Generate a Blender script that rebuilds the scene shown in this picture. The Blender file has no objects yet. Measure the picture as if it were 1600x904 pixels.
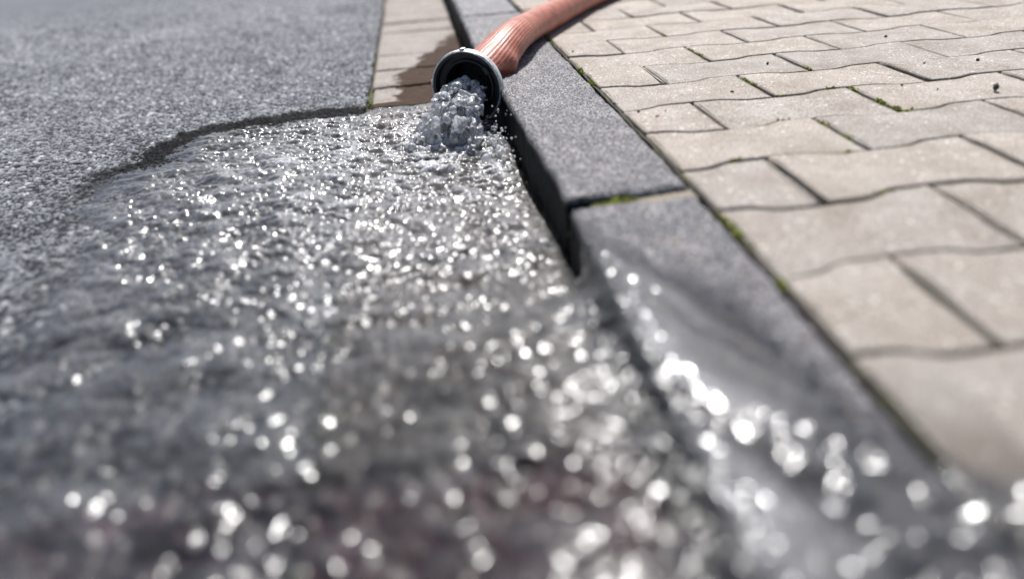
import bpy, math, random
import numpy as np
from mathutils import Vector, Matrix, Quaternion

random.seed(7)
rng = np.random.default_rng(11)
C = bpy.context.scene.collection
scene = bpy.context.scene

# ------------------------------------------------------------------ camera
F_PX = 1067.0                                   # focal length for a 1600 px wide picture: a 24 mm lens
CAM = np.array([-0.21484, -0.48551, 0.23950])
_rx, _ry, _rz = 1.03413, -0.10554, -0.06661


def _rot(rx, ry, rz):
    cx, sx = math.cos(rx), math.sin(rx); cy, sy = math.cos(ry), math.sin(ry); cz, sz = math.cos(rz), math.sin(rz)
    Rz = np.array([[cz, -sz, 0], [sz, cz, 0], [0, 0, 1]])
    Rx = np.array([[1, 0, 0], [0, cx, -sx], [0, sx, cx]])
    Ry = np.array([[cy, -sy, 0], [sy, cy, 0], [0, 0, 1]])
    return Ry @ Rx @ Rz


RM = _rot(_rx, _ry, _rz)


def at(x, y, z=0.0):
    """photo pixel -> point on the level z"""
    d = RM @ np.array([(x - 800) / F_PX, -(y - 452) / F_PX, -1.0])
    return CAM + (z - CAM[2]) / d[2] * d


def atd(x, y, t):
    d = RM @ np.array([(x - 800) / F_PX, -(y - 452) / F_PX, -1.0])
    return CAM + t * d


cam_data = bpy.data.cameras.new('camera')
cam = bpy.data.objects.new('camera', cam_data)
C.objects.link(cam)
cam.matrix_world = Matrix.Translation(Vector(CAM)) @ Matrix(RM.tolist()).to_4x4()
cam_data.sensor_width = 36.0
cam_data.lens = F_PX / 1600 * 36.0
cam_data.clip_start = 0.01
cam_data.clip_end = 500
cam_data.dof.use_dof = True
cam_data.dof.focus_distance = 0.93
cam_data.dof.aperture_fstop = 1.5
cam_data.dof.aperture_blades = 9
cam_data.dof.aperture_rotation = 0.2
scene.camera = cam

# ------------------------------------------------------------------ light
SUN_EL, SUN_AZ = math.radians(55.5), math.radians(12)     # azimuth from +Y (along the kerb) towards +X
world = bpy.data.worlds.new('World')
scene.world = world
world.use_nodes = True
wn = world.node_tree.nodes; wl = world.node_tree.links
sky = wn.new('ShaderNodeTexSky')
sky.sky_type = 'NISHITA'
sky.sun_disc = False
sky.sun_elevation = SUN_EL
sky.sun_rotation = SUN_AZ
sky.air_density = 0.8
sky.dust_density = 2.5
wl.new(sky.outputs[0], wn['Background'].inputs[0])
wn['Background'].inputs[1].default_value = 0.09
sun_data = bpy.data.lights.new('sun', 'SUN')
sun_data.energy = 5.0
sun_data.angle = math.radians(0.53)
sun_data.color = (1.0, 0.98, 0.965)
sun = bpy.data.objects.new('sun', sun_data)
C.objects.link(sun)
SUN_DIR = Vector((math.sin(SUN_AZ) * math.cos(SUN_EL), math.cos(SUN_AZ) * math.cos(SUN_EL), math.sin(SUN_EL)))
sun.rotation_euler = SUN_DIR.to_track_quat('Z', 'Y').to_euler()
sun.location = SUN_DIR * 20

vs = scene.view_settings
vs.view_transform = 'Standard'; vs.look = 'None'; vs.gamma = 1.0; vs.exposure = 0.40
vs.use_curve_mapping = False
cy = scene.cycles
cy.use_adaptive_sampling = False
cy.use_denoising = True
try:
    cy.denoiser = 'OPENIMAGEDENOISE'
except Exception:
    pass
cy.sample_clamp_direct = 0.0
cy.sample_clamp_indirect = 6.0
cy.caustics_reflective = False
cy.caustics_refractive = False
cy.max_bounces = 10
cy.transparent_max_bounces = 16
cy.transmission_bounces = 8


# ------------------------------------------------------------------ helpers
def tag(o, label=None, cat=None, group=None, kind=None):
    if label: o['label'] = label
    if cat: o['category'] = cat
    if group: o['group'] = group
    if kind: o['kind'] = kind
    return o


def np_mesh(name, verts, faces, mat, parent=None, smooth=True, attrs=None, tris=None):
    """verts (n,3), faces (m,4) int quads, tris (k,3)"""
    me = bpy.data.meshes.new(name)
    verts = np.asarray(verts, np.float32)
    me.vertices.add(len(verts)); me.vertices.foreach_set('co', verts.ravel())
    loops = []; starts = []; pos = 0
    if faces is not None and len(faces):
        faces = np.asarray(faces, np.int32)
        loops.append(faces.ravel()); starts.append(np.arange(len(faces), dtype=np.int32) * 4); pos = faces.size
    if tris is not None and len(tris):
        tris = np.asarray(tris, np.int32)
        loops.append(tris.ravel()); starts.append(pos + np.arange(len(tris), dtype=np.int32) * 3)
    loops = np.concatenate(loops); starts = np.concatenate(starts)
    me.loops.add(len(loops)); me.loops.foreach_set('vertex_index', loops)
    me.polygons.add(len(starts)); me.polygons.foreach_set('loop_start', starts)
    me.update(calc_edges=True)
    me.validate()
    if smooth:
        me.polygons.foreach_set('use_smooth', np.ones(len(me.polygons), bool))
    for k, v in (attrs or {}).items():
        a = me.attributes.new(k, 'FLOAT', 'POINT')
        a.data.foreach_set('value', np.asarray(v, np.float32))
    me.materials.append(mat)
    o = bpy.data.objects.new(name, me)
    C.objects.link(o)
    if parent: o.parent = parent
    return o


def py_mesh(name, verts, faces, mat, parent=None, smooth=True):
    me = bpy.data.meshes.new(name)
    me.from_pydata([tuple(v) for v in verts], [], [tuple(f) for f in faces])
    me.update()
    if smooth:
        me.polygons.foreach_set('use_smooth', np.ones(len(me.polygons), bool))
    me.materials.append(mat)
    o = bpy.data.objects.new(name, me)
    C.objects.link(o)
    if parent: o.parent = parent
    return o


def grid_faces(nx, ny, keep=None):
    i = np.arange(nx - 1)[None, :] + np.arange(ny - 1)[:, None] * nx
    f = np.stack([i, i + 1, i + 1 + nx, i + nx], -1).reshape(-1, 4)
    return f if keep is None else f[keep.ravel()]


def compact(verts, faces, attrs=None):
    used = np.unique(faces)
    remap = np.full(len(verts), -1, np.int64); remap[used] = np.arange(len(used))
    return verts[used], remap[faces], {k: v[used] for k, v in (attrs or {}).items()}


def sstep(a, b, x):
    t = np.clip((x - a) / (b - a), 0, 1)
    return t * t * (3 - 2 * t)


def hash2(ix, iy, k):
    h = (ix.astype(np.int64) * 374761393 + iy.astype(np.int64) * 668265263 + k * 974711) & 0xffffffff
    h = ((h ^ (h >> 13)) * 1274126177) & 0xffffffff
    h = h ^ (h >> 16)
    return (h & 0xffffff) / float(0xffffff)


def vnoise(x, y, s, k=0):
    """value noise, features of size s, -1..1"""
    u, v = x / s, y / s
    iu, iv = np.floor(u), np.floor(v)
    fu, fv = u - iu, v - iv
    fu = fu * fu * (3 - 2 * fu); fv = fv * fv * (3 - 2 * fv)
    a = hash2(iu, iv, k); b = hash2(iu + 1, iv, k); c = hash2(iu, iv + 1, k); d = hash2(iu + 1, iv + 1, k)
    return 2 * ((a * (1 - fu) + b * fu) * (1 - fv) + (c * (1 - fu) + d * fu) * fv) - 1


def fbm(x, y, s, k=0, n=4):
    r = 0; a = 1.0; t = 0
    for i in range(n):
        r = r + a * vnoise(x, y, s / 2 ** i, k + i); t += a; a *= 0.55
    return r / t


def chips(x, y, s, k=0):
    """stone chips: distance to nearest jittered point (0..~1), second nearest, and the chip's random number"""
    u, v = x / s, y / s
    iu, iv = np.floor(u), np.floor(v)
    d1 = np.full(u.shape, 9.0); d2 = np.full(u.shape, 9.0); rid = np.zeros(u.shape)
    for dx in (-1, 0, 1):
        for dy in (-1, 0, 1):
            cx, cy_ = iu + dx, iv + dy
            px = cx + 0.1 + 0.8 * hash2(cx, cy_, k); py = cy_ + 0.1 + 0.8 * hash2(cx, cy_, k + 1)
            d = np.hypot(px - u, py - v); r = hash2(cx, cy_, k + 2)
            near = d < d1
            d2 = np.where(near, d1, np.minimum(d2, d))
            rid = np.where(near, r, rid); d1 = np.where(near, d, d1)
    return d1, d2, rid


def poly_sd(px, py, poly):
    """signed distance to a closed polygon, positive inside"""
    poly = np.asarray(poly); n = len(poly)
    d = np.full(px.shape, 1e9); inside = np.zeros(px.shape, bool)
    for i in range(n):
        a = poly[i]; b = poly[(i + 1) % n]
        e = b - a; wx, wy = px - a[0], py - a[1]
        t = np.clip((wx * e[0] + wy * e[1]) / (e @ e), 0, 1)
        d = np.minimum(d, np.hypot(wx - e[0] * t, wy - e[1] * t))
        c = ((a[1] > py) != (b[1] > py))
        with np.errstate(divide='ignore', invalid='ignore'):
            xi = (b[0] - a[0]) * (py - a[1]) / (b[1] - a[1] + 1e-20) + a[0]
        inside ^= c & (px < xi)
    return np.where(inside, d, -d)


class Mat:
    """small node builder"""
    def __init__(self, name):
        self.m = bpy.data.materials.new(name); self.m.use_nodes = True
        self.nt = self.m.node_tree; self.n = self.nt.nodes; self.l = self.nt.links
        self.bsdf = self.n['Principled BSDF']; self.out = self.n['Material Output']
        self.pos = self.n.new('ShaderNodeNewGeometry').outputs['Position']

    def link(self, a, b): self.l.new(a, b)

    def put(self, sock, v):
        if hasattr(v, 'is_linked'): self.l.new(v, sock)
        else: sock.default_value = v

    def noise(self, scale, detail=4, rough=0.6, vec=None, dist=0.0):
        t = self.n.new('ShaderNodeTexNoise'); t.inputs['Scale'].default_value = scale
        t.inputs['Detail'].default_value = detail; t.inputs['Roughness'].default_value = rough
        t.inputs['Distortion'].default_value = dist
        self.l.new(vec or self.pos, t.inputs['Vector']); return t.outputs['Fac']

    def voronoi(self, scale, out='Color', feature='F1'):
        t = self.n.new('ShaderNodeTexVoronoi'); t.feature = feature; t.inputs['Scale'].default_value = scale
        self.l.new(self.pos, t.inputs['Vector']); return t.outputs[out]

    def ramp(self, fac, stops, interp='LINEAR'):
        r = self.n.new('ShaderNodeValToRGB'); r.color_ramp.interpolation = interp
        e = r.color_ramp.elements
        while len(e) < len(stops): e.new(0.5)
        for i, (p, c) in enumerate(stops):
            e[i].position = p; e[i].color = (*c, 1) if len(c) == 3 else c
        self.put(r.inputs['Fac'], fac); return r.outputs['Color']

    def mix(self, fac, a, b, blend='MIX'):
        m = self.n.new('ShaderNodeMix'); m.data_type = 'RGBA'; m.blend_type = blend
        self.put(m.inputs['Factor'], fac)
        self.put(m.inputs['A'] if False else m.inputs[6], a if hasattr(a, 'is_linked') else (*a, 1))
        self.put(m.inputs[7], b if hasattr(b, 'is_linked') else (*b, 1)); return m.outputs[2]

    def math(self, op, a, b=0.0, clamp=False):
        m = self.n.new('ShaderNodeMath'); m.operation = op; m.use_clamp = clamp
        self.put(m.inputs[0], a); self.put(m.inputs[1], b); return m.outputs[0]

    def attr(self, name):
        a = self.n.new('ShaderNodeAttribute'); a.attribute_name = name; return a.outputs['Fac']

    def bump(self, h, dist, strength=1.0, nrm=None):
        b = self.n.new('ShaderNodeBump'); b.inputs['Distance'].default_value = dist
        b.inputs['Strength'].default_value = strength
        self.put(b.inputs['Height'], h)
        if nrm: self.l.new(nrm, b.inputs['Normal'])
        return b.outputs['Normal']

    def set(self, color=None, rough=None, normal=None, metallic=None, spec=None, **kw):
        b = self.bsdf.inputs
        if color is not None: self.put(b['Base Color'], color if hasattr(color, 'is_linked') else (*color, 1))
        if rough is not None: self.put(b['Roughness'], rough)
        if normal is not None: self.put(b['Normal'], normal)
        if metallic is not None: self.put(b['Metallic'], metallic)
        if spec is not None: self.put(b['Specular IOR Level'], spec)
        for k, v in kw.items(): self.put(b[k], v)
        return self.m


# ------------------------------------------------------------------ materials
def mat_asphalt():
    m = Mat('asphalt')
    tone = m.attr('tone')                      # each chip's own tone, darker in the crevices between chips
    c = m.ramp(tone, [(0.0, (0.006, 0.007, 0.009)), (0.25, (0.029, 0.033, 0.039)), (0.45, (0.112, 0.120, 0.132)), (0.7, (0.222, 0.233, 0.250)), (0.93, (0.31, 0.318, 0.328)), (1.0, (0.52, 0.52, 0.50))])
    patch = m.noise(3.0, 3)
    c = m.mix(m.ramp(patch, [(0.35, (0, 0, 0)), (0.7, (1, 1, 1))]), c, m.mix(1.0, c, (0.86, 0.86, 0.87), 'MULTIPLY'))
    c = m.mix(m.attr('red'), c, m.mix(1.0, c, (0.60, 0.33, 0.44), 'MULTIPLY'))      # strip of reddish patching
    wet = m.attr('wet')
    cw = m.mix(1.0, c, (0.075, 0.075, 0.075), 'MULTIPLY')
    c = m.mix(wet, c, cw)
    rough = m.math('SUBTRACT', 0.82, m.math('MULTIPLY', wet, 0.2))
    n = m.bump(m.noise(900, 3, 0.7), 0.0012, 0.9)
    return m.set(c, rough, n, spec=m.math('SUBTRACT', 0.28, m.math('MULTIPLY', wet, 0.24)))


def mat_gutter():
    m = Mat('gutter_stone')
    g = m.noise(420, 5, 0.75)
    c = m.ramp(g, [(0.3, (0.10, 0.085, 0.075)), (0.48, (0.265, 0.235, 0.21)), (0.68, (0.42, 0.385, 0.35))])
    c = m.mix(m.ramp(m.noise(25, 3), [(0.4, (0, 0, 0)), (0.7, (1, 1, 1))]), c, m.mix(1.0, c, (0.8, 0.77, 0.74), 'MULTIPLY'))
    wet = m.attr('wet')
    cw = m.mix(m.noise(60, 4), (0.008, 0.004, 0.002), (0.080, 0.042, 0.019))
    sub = m.ramp(m.noise(38, 5, 0.7, dist=0.8), [(0.32, (0.018, 0.016, 0.014)), (0.5, (0.085, 0.072, 0.060)), (0.66, (0.21, 0.185, 0.165))])
    sub = m.mix(m.attr('red'), sub, m.mix(1.0, sub, (0.66, 0.38, 0.48), 'MULTIPLY'))
    cw = m.mix(m.attr('under'), cw, sub)
    c = m.mix(wet, c, cw)
    rough = m.math('SUBTRACT', 0.85, m.math('MULTIPLY', wet, 0.3))
    n = m.bump(m.noise(500, 5, 0.7), 0.0015, 0.8)
    return m.set(c, rough, n, spec=m.math('SUBTRACT', 0.5, m.math('MULTIPLY', wet, 0.44)))


def mat_granite():
    m = Mat('dark_granite')
    a = m.noise(850, 4, 0.75)
    b = m.voronoi(620, 'Color')
    bw = m.n.new('ShaderNodeRGBToBW'); m.link(b, bw.inputs[0])
    f = m.math('ADD', m.math('MULTIPLY', a, 0.65), m.math('MULTIPLY', bw.outputs[0], 0.35))
    c = m.ramp(f, [(0.36, (0.010, 0.010, 0.012)), (0.45, (0.085, 0.086, 0.095)), (0.54, (0.235, 0.235, 0.252)), (0.64, (0.62, 0.60, 0.585))])
    warm = m.ramp(m.noise(70, 3), [(0.52, (0, 0, 0)), (0.72, (1, 1, 1))])
    c = m.mix(m.math('MULTIPLY', warm, 0.5), c, m.mix(1.0, c, (1.25, 1.02, 0.8), 'MULTIPLY'))
    wet = m.attr('wet')
    c = m.mix(1.0, c, m.ramp(m.noise(22, 4, 0.6), [(0.35, (0.64, 0.64, 0.66)), (0.65, (0.98, 0.96, 0.95))]), 'MULTIPLY')
    c = m.mix(wet, c, m.mix(1.0, c, (0.50, 0.50, 0.52), 'MULTIPLY'))
    c = m.mix(m.attr('face_shade'), c, m.mix(1.0, c, (0.07, 0.07, 0.07), 'MULTIPLY'))  # painted shade: the upright faces are multiplied to near black
    rough = m.math('SUBTRACT', 0.66, m.math('MULTIPLY', wet, 0.3))
    n = m.bump(m.noise(700, 5, 0.75), 0.0022, 0.9)
    n = m.bump(m.noise(120, 3, 0.6), 0.003, 0.5, n)
    return m.set(c, rough, n, spec=m.math('SUBTRACT', 0.5, m.math('MULTIPLY', m.attr('face_shade'), 0.4)))


def mat_paver():
    m = Mat('concrete_paver')
    g = m.noise(520, 4, 0.75)
    c = m.ramp(g, [(0.32, (0.10, 0.09, 0.082)), (0.44, (0.345, 0.32, 0.298)), (0.56, (0.475, 0.45, 0.422)), (0.70, (0.76, 0.735, 0.70))])
    # single pale and dark aggregate grains
    v = m.voronoi(330, 'Distance'); vc = m.voronoi(330, 'Color')
    sep = m.n.new('ShaderNodeSeparateColor'); m.link(vc, sep.inputs[0])
    grain = m.math('LESS_THAN', v, 0.30)
    pale = m.math('MULTIPLY', grain, m.math('GREATER_THAN', sep.outputs[0], 0.86))
    dark = m.math('MULTIPLY', grain, m.math('LESS_THAN', sep.outputs[0], 0.10))
    c = m.mix(m.math('MULTIPLY', pale, 0.75), c, (0.82, 0.80, 0.77))
    c = m.mix(m.math('MULTIPLY', dark, 0.7), c, (0.10, 0.09, 0.085))
    v2 = m.voronoi(120, 'Distance'); s2 = m.n.new('ShaderNodeSeparateColor'); m.link(m.voronoi(120, 'Color'), s2.inputs[0])
    p2 = m.math('MULTIPLY', m.math('LESS_THAN', v2, 0.24), m.math('GREATER_THAN', s2.outputs[1], 0.80))
    c = m.mix(m.math('MULTIPLY', p2, 0.7), c, (0.86, 0.84, 0.80))
    # every stone's own shade, and soft weather stains
    sh = m.attr('shade')
    c = m.mix(1.0, c, m.ramp(sh, [(0.0, (0.91, 0.88, 0.85)), (0.5, (0.985, 0.945, 0.90)), (1.0, (1.04, 0.985, 0.92))]), 'MULTIPLY')
    st = m.ramp(m.noise(14, 5, 0.65), [(0.40, (1, 1, 1)), (0.66, (0.74, 0.71, 0.67))])
    c = m.mix(1.0, c, st, 'MULTIPLY')
    edge = m.attr('edge')                       # dirt rubbed into the rounded rim of each stone
    c = m.mix(m.math('MULTIPLY', edge, 0.55), c, (0.15, 0.125, 0.095))
    wet = m.attr('wet')
    c = m.mix(wet, c, m.mix(1.0, c, (0.55, 0.53, 0.51), 'MULTIPLY'))
    rough = m.math('SUBTRACT', 0.88, m.math('MULTIPLY', wet, 0.5))
    n = m.bump(m.noise(520, 5, 0.75), 0.0020, 0.9)
    n = m.bump(m.noise(60, 3, 0.6), 0.002, 0.4, n)
    return m.set(c, rough, n, spec=0.35)


def mat_bed():
    m = Mat('joint_sand')
    c = m.ramp(m.noise(300, 4, 0.7), [(0.3, (0.020, 0.018, 0.015)), (0.55, (0.075, 0.065, 0.052)), (0.75, (0.17, 0.15, 0.12))])
    g = m.ramp(m.noise(18, 3), [(0.5, (0, 0, 0)), (0.62, (1, 1, 1))])
    c = m.mix(m.math('MULTIPLY', g, 0.75), c, (0.10, 0.115, 0.03))
    return m.set(c, 0.95, m.bump(m.noise(500, 4, 0.7), 0.003, 1.0))


def mat_soil():
    m = Mat('soil')
    c = m.ramp(m.noise(8, 6, 0.6), [(0.3, (0.09, 0.085, 0.075)), (0.7, (0.17, 0.16, 0.14))])
    return m.set(c, 0.95)


def mat_water():
    """clear water: mirror skin by Fresnel over a clear body, with white aerated foam where it churns"""
    m = Mat('water')
    nt = m.nt
    m.n.remove(m.bsdf)
    rough = m.attr('rough')
    nrm = m.bump(m.noise(190, 2, 0.5), 0.0011, 0.30)
    fr = m.n.new('ShaderNodeFresnel'); fr.inputs['IOR'].default_value = 1.42
    m.link(nrm, fr.inputs['Normal'])
    gl = m.n.new('ShaderNodeBsdfGlossy'); m.put(gl.inputs['Roughness'], rough); gl.inputs['Color'].default_value = (1, 1, 1, 1)
    m.link(nrm, gl.inputs['Normal'])
    gl2 = m.n.new('ShaderNodeBsdfGlossy'); gl2.inputs['Roughness'].default_value = 0.36; gl2.inputs['Color'].default_value = (1, 1, 1, 1)
    m.link(nrm, gl2.inputs['Normal'])
    glm = m.n.new('ShaderNodeMixShader'); m.put(glm.inputs[0], m.attr('sheen')); m.link(gl.outputs[0], glm.inputs[1]); m.link(gl2.outputs[0], glm.inputs[2])
    tr = m.n.new('ShaderNodeBsdfTransparent'); tr.inputs['Color'].default_value = (0.93, 0.95, 0.96, 1)
    rf = m.n.new('ShaderNodeBsdfRefraction'); rf.inputs['IOR'].default_value = 1.33; rf.inputs['Roughness'].default_value = 0.18
    m.link(nrm, rf.inputs['Normal'])
    bd = m.n.new('ShaderNodeMixShader'); bd.inputs[0].default_value = 0.55; m.link(tr.outputs[0], bd.inputs[1]); m.link(rf.outputs[0], bd.inputs[2])
    mx = m.n.new('ShaderNodeMixShader'); m.link(fr.outputs[0], mx.inputs[0]); m.link(bd.outputs[0], mx.inputs[1]); m.link(glm.outputs[0], mx.inputs[2])
    white = m.n.new('ShaderNodeMixShader'); white.inputs[0].default_value = 0.12
    d1 = m.n.new('ShaderNodeBsdfDiffuse'); d1.inputs['Color'].default_value = (0.86, 0.87, 0.89, 1)
    d2 = m.n.new('ShaderNodeBsdfTranslucent'); d2.inputs['Color'].default_value = (0.86, 0.87, 0.89, 1)
    m.link(d1.outputs[0], white.inputs[1]); m.link(d2.outputs[0], white.inputs[2])
    foam = m.attr('foam')
    fn = m.ramp(m.noise(330, 4, 0.75, dist=1.2), [(0.41, (0, 0, 0)), (0.57, (1, 1, 1))])
    ff = m.math('MAXIMUM', m.math('MULTIPLY', foam, fn, True), m.attr('milk'))
    mf = m.n.new('ShaderNodeMixShader'); m.link(ff, mf.inputs[0]); m.link(mx.outputs[0], mf.inputs[1]); m.link(white.outputs[0], mf.inputs[2])
    m.link(mf.outputs[0], m.out.inputs['Surface'])
    return m.m


def mat_jet():
    m = Mat('gushing_water')
    m.n.remove(m.bsdf)
    nrm = m.bump(m.noise(240, 2), 0.0012, 0.6)
    fr = m.n.new('ShaderNodeFresnel'); fr.inputs['IOR'].default_value = 1.38; m.link(nrm, fr.inputs['Normal'])
    gl = m.n.new('ShaderNodeBsdfGlossy'); gl.inputs['Roughness'].default_value = 0.12; gl.inputs['Color'].default_value = (1, 1, 1, 1); m.link(nrm, gl.inputs['Normal'])
    tr = m.n.new('ShaderNodeBsdfTransparent'); tr.inputs['Color'].default_value = (0.94, 0.96, 0.97, 1)
    rf = m.n.new('ShaderNodeBsdfRefraction'); rf.inputs['IOR'].default_value = 1.33; rf.inputs['Roughness'].default_value = 0.03
    m.link(nrm, rf.inputs['Normal'])
    bd = m.n.new('ShaderNodeMixShader'); bd.inputs[0].default_value = 0.6; m.link(tr.outputs[0], bd.inputs[1]); m.link(rf.outputs[0], bd.inputs[2])
    d1 = m.n.new('ShaderNodeBsdfDiffuse'); d1.inputs['Color'].default_value = (0.97, 0.975, 0.98, 1)
    d2 = m.n.new('ShaderNodeBsdfTranslucent'); d2.inputs['Color'].default_value = (0.97, 0.975, 0.98, 1)
    white = m.n.new('ShaderNodeMixShader'); white.inputs[0].default_value = 0.5; m.link(d1.outputs[0], white.inputs[1]); m.link(d2.outputs[0], white.inputs[2])
    fn = m.ramp(m.noise(170, 3, 0.7, dist=1.5), [(0.38, (0.10, 0.10, 0.10)), (0.55, (0.92, 0.92, 0.92))])
    wf = m.n.new('ShaderNodeMixShader'); m.link(fn, wf.inputs[0]); m.link(bd.outputs[0], wf.inputs[1]); m.link(white.outputs[0], wf.inputs[2])
    mx = m.n.new('ShaderNodeMixShader'); m.link(fr.outputs[0], mx.inputs[0]); m.link(wf.outputs[0], mx.inputs[1]); m.link(gl.outputs[0], mx.inputs[2])
    m.link(mx.outputs[0], m.out.inputs['Surface'])
    return m.m


def mat_hose():
    m = Mat('hose_rubber')
    c = m.ramp(m.noise(45, 5, 0.65), [(0.3, (0.27, 0.078, 0.045)), (0.55, (0.42, 0.138, 0.082)), (0.8, (0.55, 0.25, 0.175))])
    scuff = m.ramp(m.noise(160, 3, 0.7, dist=0.5), [(0.66, (0, 0, 0)), (0.74, (1, 1, 1))])
    c = m.mix(m.math('MULTIPLY', scuff, 0.5), c, (0.16, 0.075, 0.06))
    rib = m.attr('rib')
    c = m.mix(m.math('MULTIPLY', rib, 0.35), c, m.mix(1.0, c, (0.55, 0.5, 0.5), 'MULTIPLY'))
    return m.set(c, 0.43, m.bump(m.noise(350, 3), 0.0006, 0.8), spec=0.5)


def mat_alu():
    m = Mat('weathered_aluminium')
    c = m.ramp(m.noise(140, 5, 0.75), [(0.32, (0.16, 0.16, 0.155)), (0.48, (0.52, 0.53, 0.52)), (0.7, (0.78, 0.78, 0.77))])
    return m.set(c, m.ramp(m.noise(300, 3), [(0.3, (0.36,) * 3), (0.7, (0.55,) * 3)]), m.bump(m.noise(500, 4, 0.7), 0.0008, 0.6), 0.3)


def mat_simple(name, c1, c2, scale, rough, bump=0.0, spec=0.5, metallic=0.0):
    m = Mat(name)
    c = m.mix(m.noise(scale, 4, 0.65), c1, c2)
    return m.set(c, rough, m.bump(m.noise(scale * 2.5, 4, 0.7), 0.001, bump) if bump else None, metallic, spec)


M_ASPHALT = mat_asphalt(); M_GUTTER = mat_gutter(); M_GRANITE = mat_granite(); M_PAVER = mat_paver(); M_BED = mat_bed()
M_SOIL = mat_soil(); M_WATER = mat_water(); M_JET = mat_jet(); M_HOSE = mat_hose(); M_ALU = mat_alu()
M_RUBBER = mat_simple('black_rubber', (0.008, 0.008, 0.009), (0.02, 0.02, 0.022), 120, 0.32, 0.3)
M_SHADED_METAL = mat_simple('shaded_cast_metal', (0.010, 0.010, 0.011), (0.030, 0.030, 0.031), 140, 0.45, 0.5, 0.4, 0.0)  # near-black colour carries the shade inside the coupling mouth
M_CORD = mat_simple('pale_binding_cord', (0.50, 0.42, 0.34), (0.72, 0.64, 0.55), 300, 0.7, 0.6)
M_MOSS = mat_simple('moss_green', (0.085, 0.082, 0.012), (0.25, 0.30, 0.035), 110, 0.9, 0.5, 0.2)
M_PEBBLE = mat_simple('dark_basalt', (0.012, 0.012, 0.013), (0.05, 0.05, 0.052), 300, 0.7, 0.6)
M_LEAF = mat_simple('dry_red_leaf', (0.16, 0.028, 0.015), (0.30, 0.075, 0.04), 400, 0.7, 0.4)

# ------------------------------------------------------------------ the lie of the land
GUT_X = -0.309          # joint between asphalt and gutter
ROAD_Z = -0.058
GUT_Z = -0.060
JOINT_Y = 0.050         # joint between the two kerbstones
KERB_R = 0.008


def kerb_l(y):          # roadside edge of the kerb top
    return -0.104 - 0.018 * sstep(0.0, 0.8, y)


def kerb_z(x, y):       # kerb top; the near stone dips towards a lowered crossing
    d = np.maximum(0.0, JOINT_Y - y)
    t = np.clip((x + 0.104) / 0.112, 0, 1)
    return -(0.046 * (1 - t) + 0.040 * t) * d


def pave_z(x, y):
    d = np.maximum(0.0, JOINT_Y - y)
    return -0.035 * d * (1 - 0.5 * sstep(0.0, 0.6, x))


def ground_z(x, y):
    kl = kerb_l(y)
    return np.where(x < GUT_X, ROAD_Z, np.where(x < kl, GUT_Z, np.where(x < KERB_R, kerb_z(x, y), pave_z(x, y))))


# outline of the water on the ground, from the photograph's pixels
_left = [(700, 158, -.058), (640, 161, -.058), (578, 165, -.058), (530, 168, -.058), (480, 173, -.058), (400, 184, -.058), (330, 196, -.058), (280, 210, -.058),
         (232, 232, -.058), (205, 254, -.058), (150, 272, -.058), (104, 300, -.058), (76, 340, -.058), (58, 395, -.058), (20, 470, -.058), (-60, 560, -.058), (-160, 660, -.058)]
_right = [(932, 392, -.012), (985, 415, -.014), (1060, 450, -.014), (1130, 482, -.014), (1200, 545, -.014), (1290, 625, -.015), (1380, 702, -.015), (1460, 738, -.015),
          (1545, 752, -.015), (1650, 765, -.015), (1800, 780, -.015)]
pts = [at(*p)[:2] for p in _left]
pts += [np.array((-0.75, -0.52)), np.array((0.30, -0.52))]
pts += [at(*p)[:2] for p in reversed(_right)]
pts += [np.array((kerb_l(0.0) + 0.002, -0.012)), np.array((kerb_l(0.2) + 0.004, 0.2)), np.array((kerb_l(0.45) + 0.004, 0.45)), np.array((kerb_l(0.62) + 0.004, 0.585))]
OUTLINE = np.array(pts)


def wetness(x, y, spread=0.016, full=False):
    w = 0.010 * fbm(x, y, 0.035, 40) + 0.011 * fbm(x, y, 0.009, 44)
    sd = poly_sd(x, y, OUTLINE) + w
    rim = rim_weight(x, y)
    if full:
        return sstep(-spread - 0.004, -spread + 0.004, sd)
    soft = sstep(-0.09, 0.10, sd + 0.03 * fbm(x, y, 0.10, 48)) * 0.34
    hard = sstep(-0.004, 0.004, sd + 0.020 * (hash2(np.floor(x / 0.004), np.floor(y / 0.004), 3) - 0.5)) * (1 - 0.70 * sstep(0.05, 0.17, sd))
    return hard * rim + np.where(y > 0.3, soft, sstep(0, 0.05, sd) * np.clip(0.42 + 0.95 * fbm(x, y, 0.075, 46, 3), 0.08, 0.92)) * (1 - rim)


def rim_weight(x, y):     # where the stream's edge leaves a broad soaked band before the water itself begins
    return sstep(-0.78, -0.60, x) * sstep(0.30, 0.42, y) * sstep(-0.20, -0.30, x)


# ------------------------------------------------------------------ the setting
base = py_mesh('ground', [(-60, -60, -0.11), (60, -60, -0.11), (60, 60, -0.11), (-60, 60, -0.11)], [(0, 1, 2, 3)], M_SOIL)
tag(base, kind='structure')


def axis(*segs):
    out = []
    for a, b, s in segs:
        n = max(1, int(round((b - a) / s)))
        out += list(np.linspace(a, b, n, endpoint=False))
    out.append(segs[-1][1])
    return np.array(out)


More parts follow.
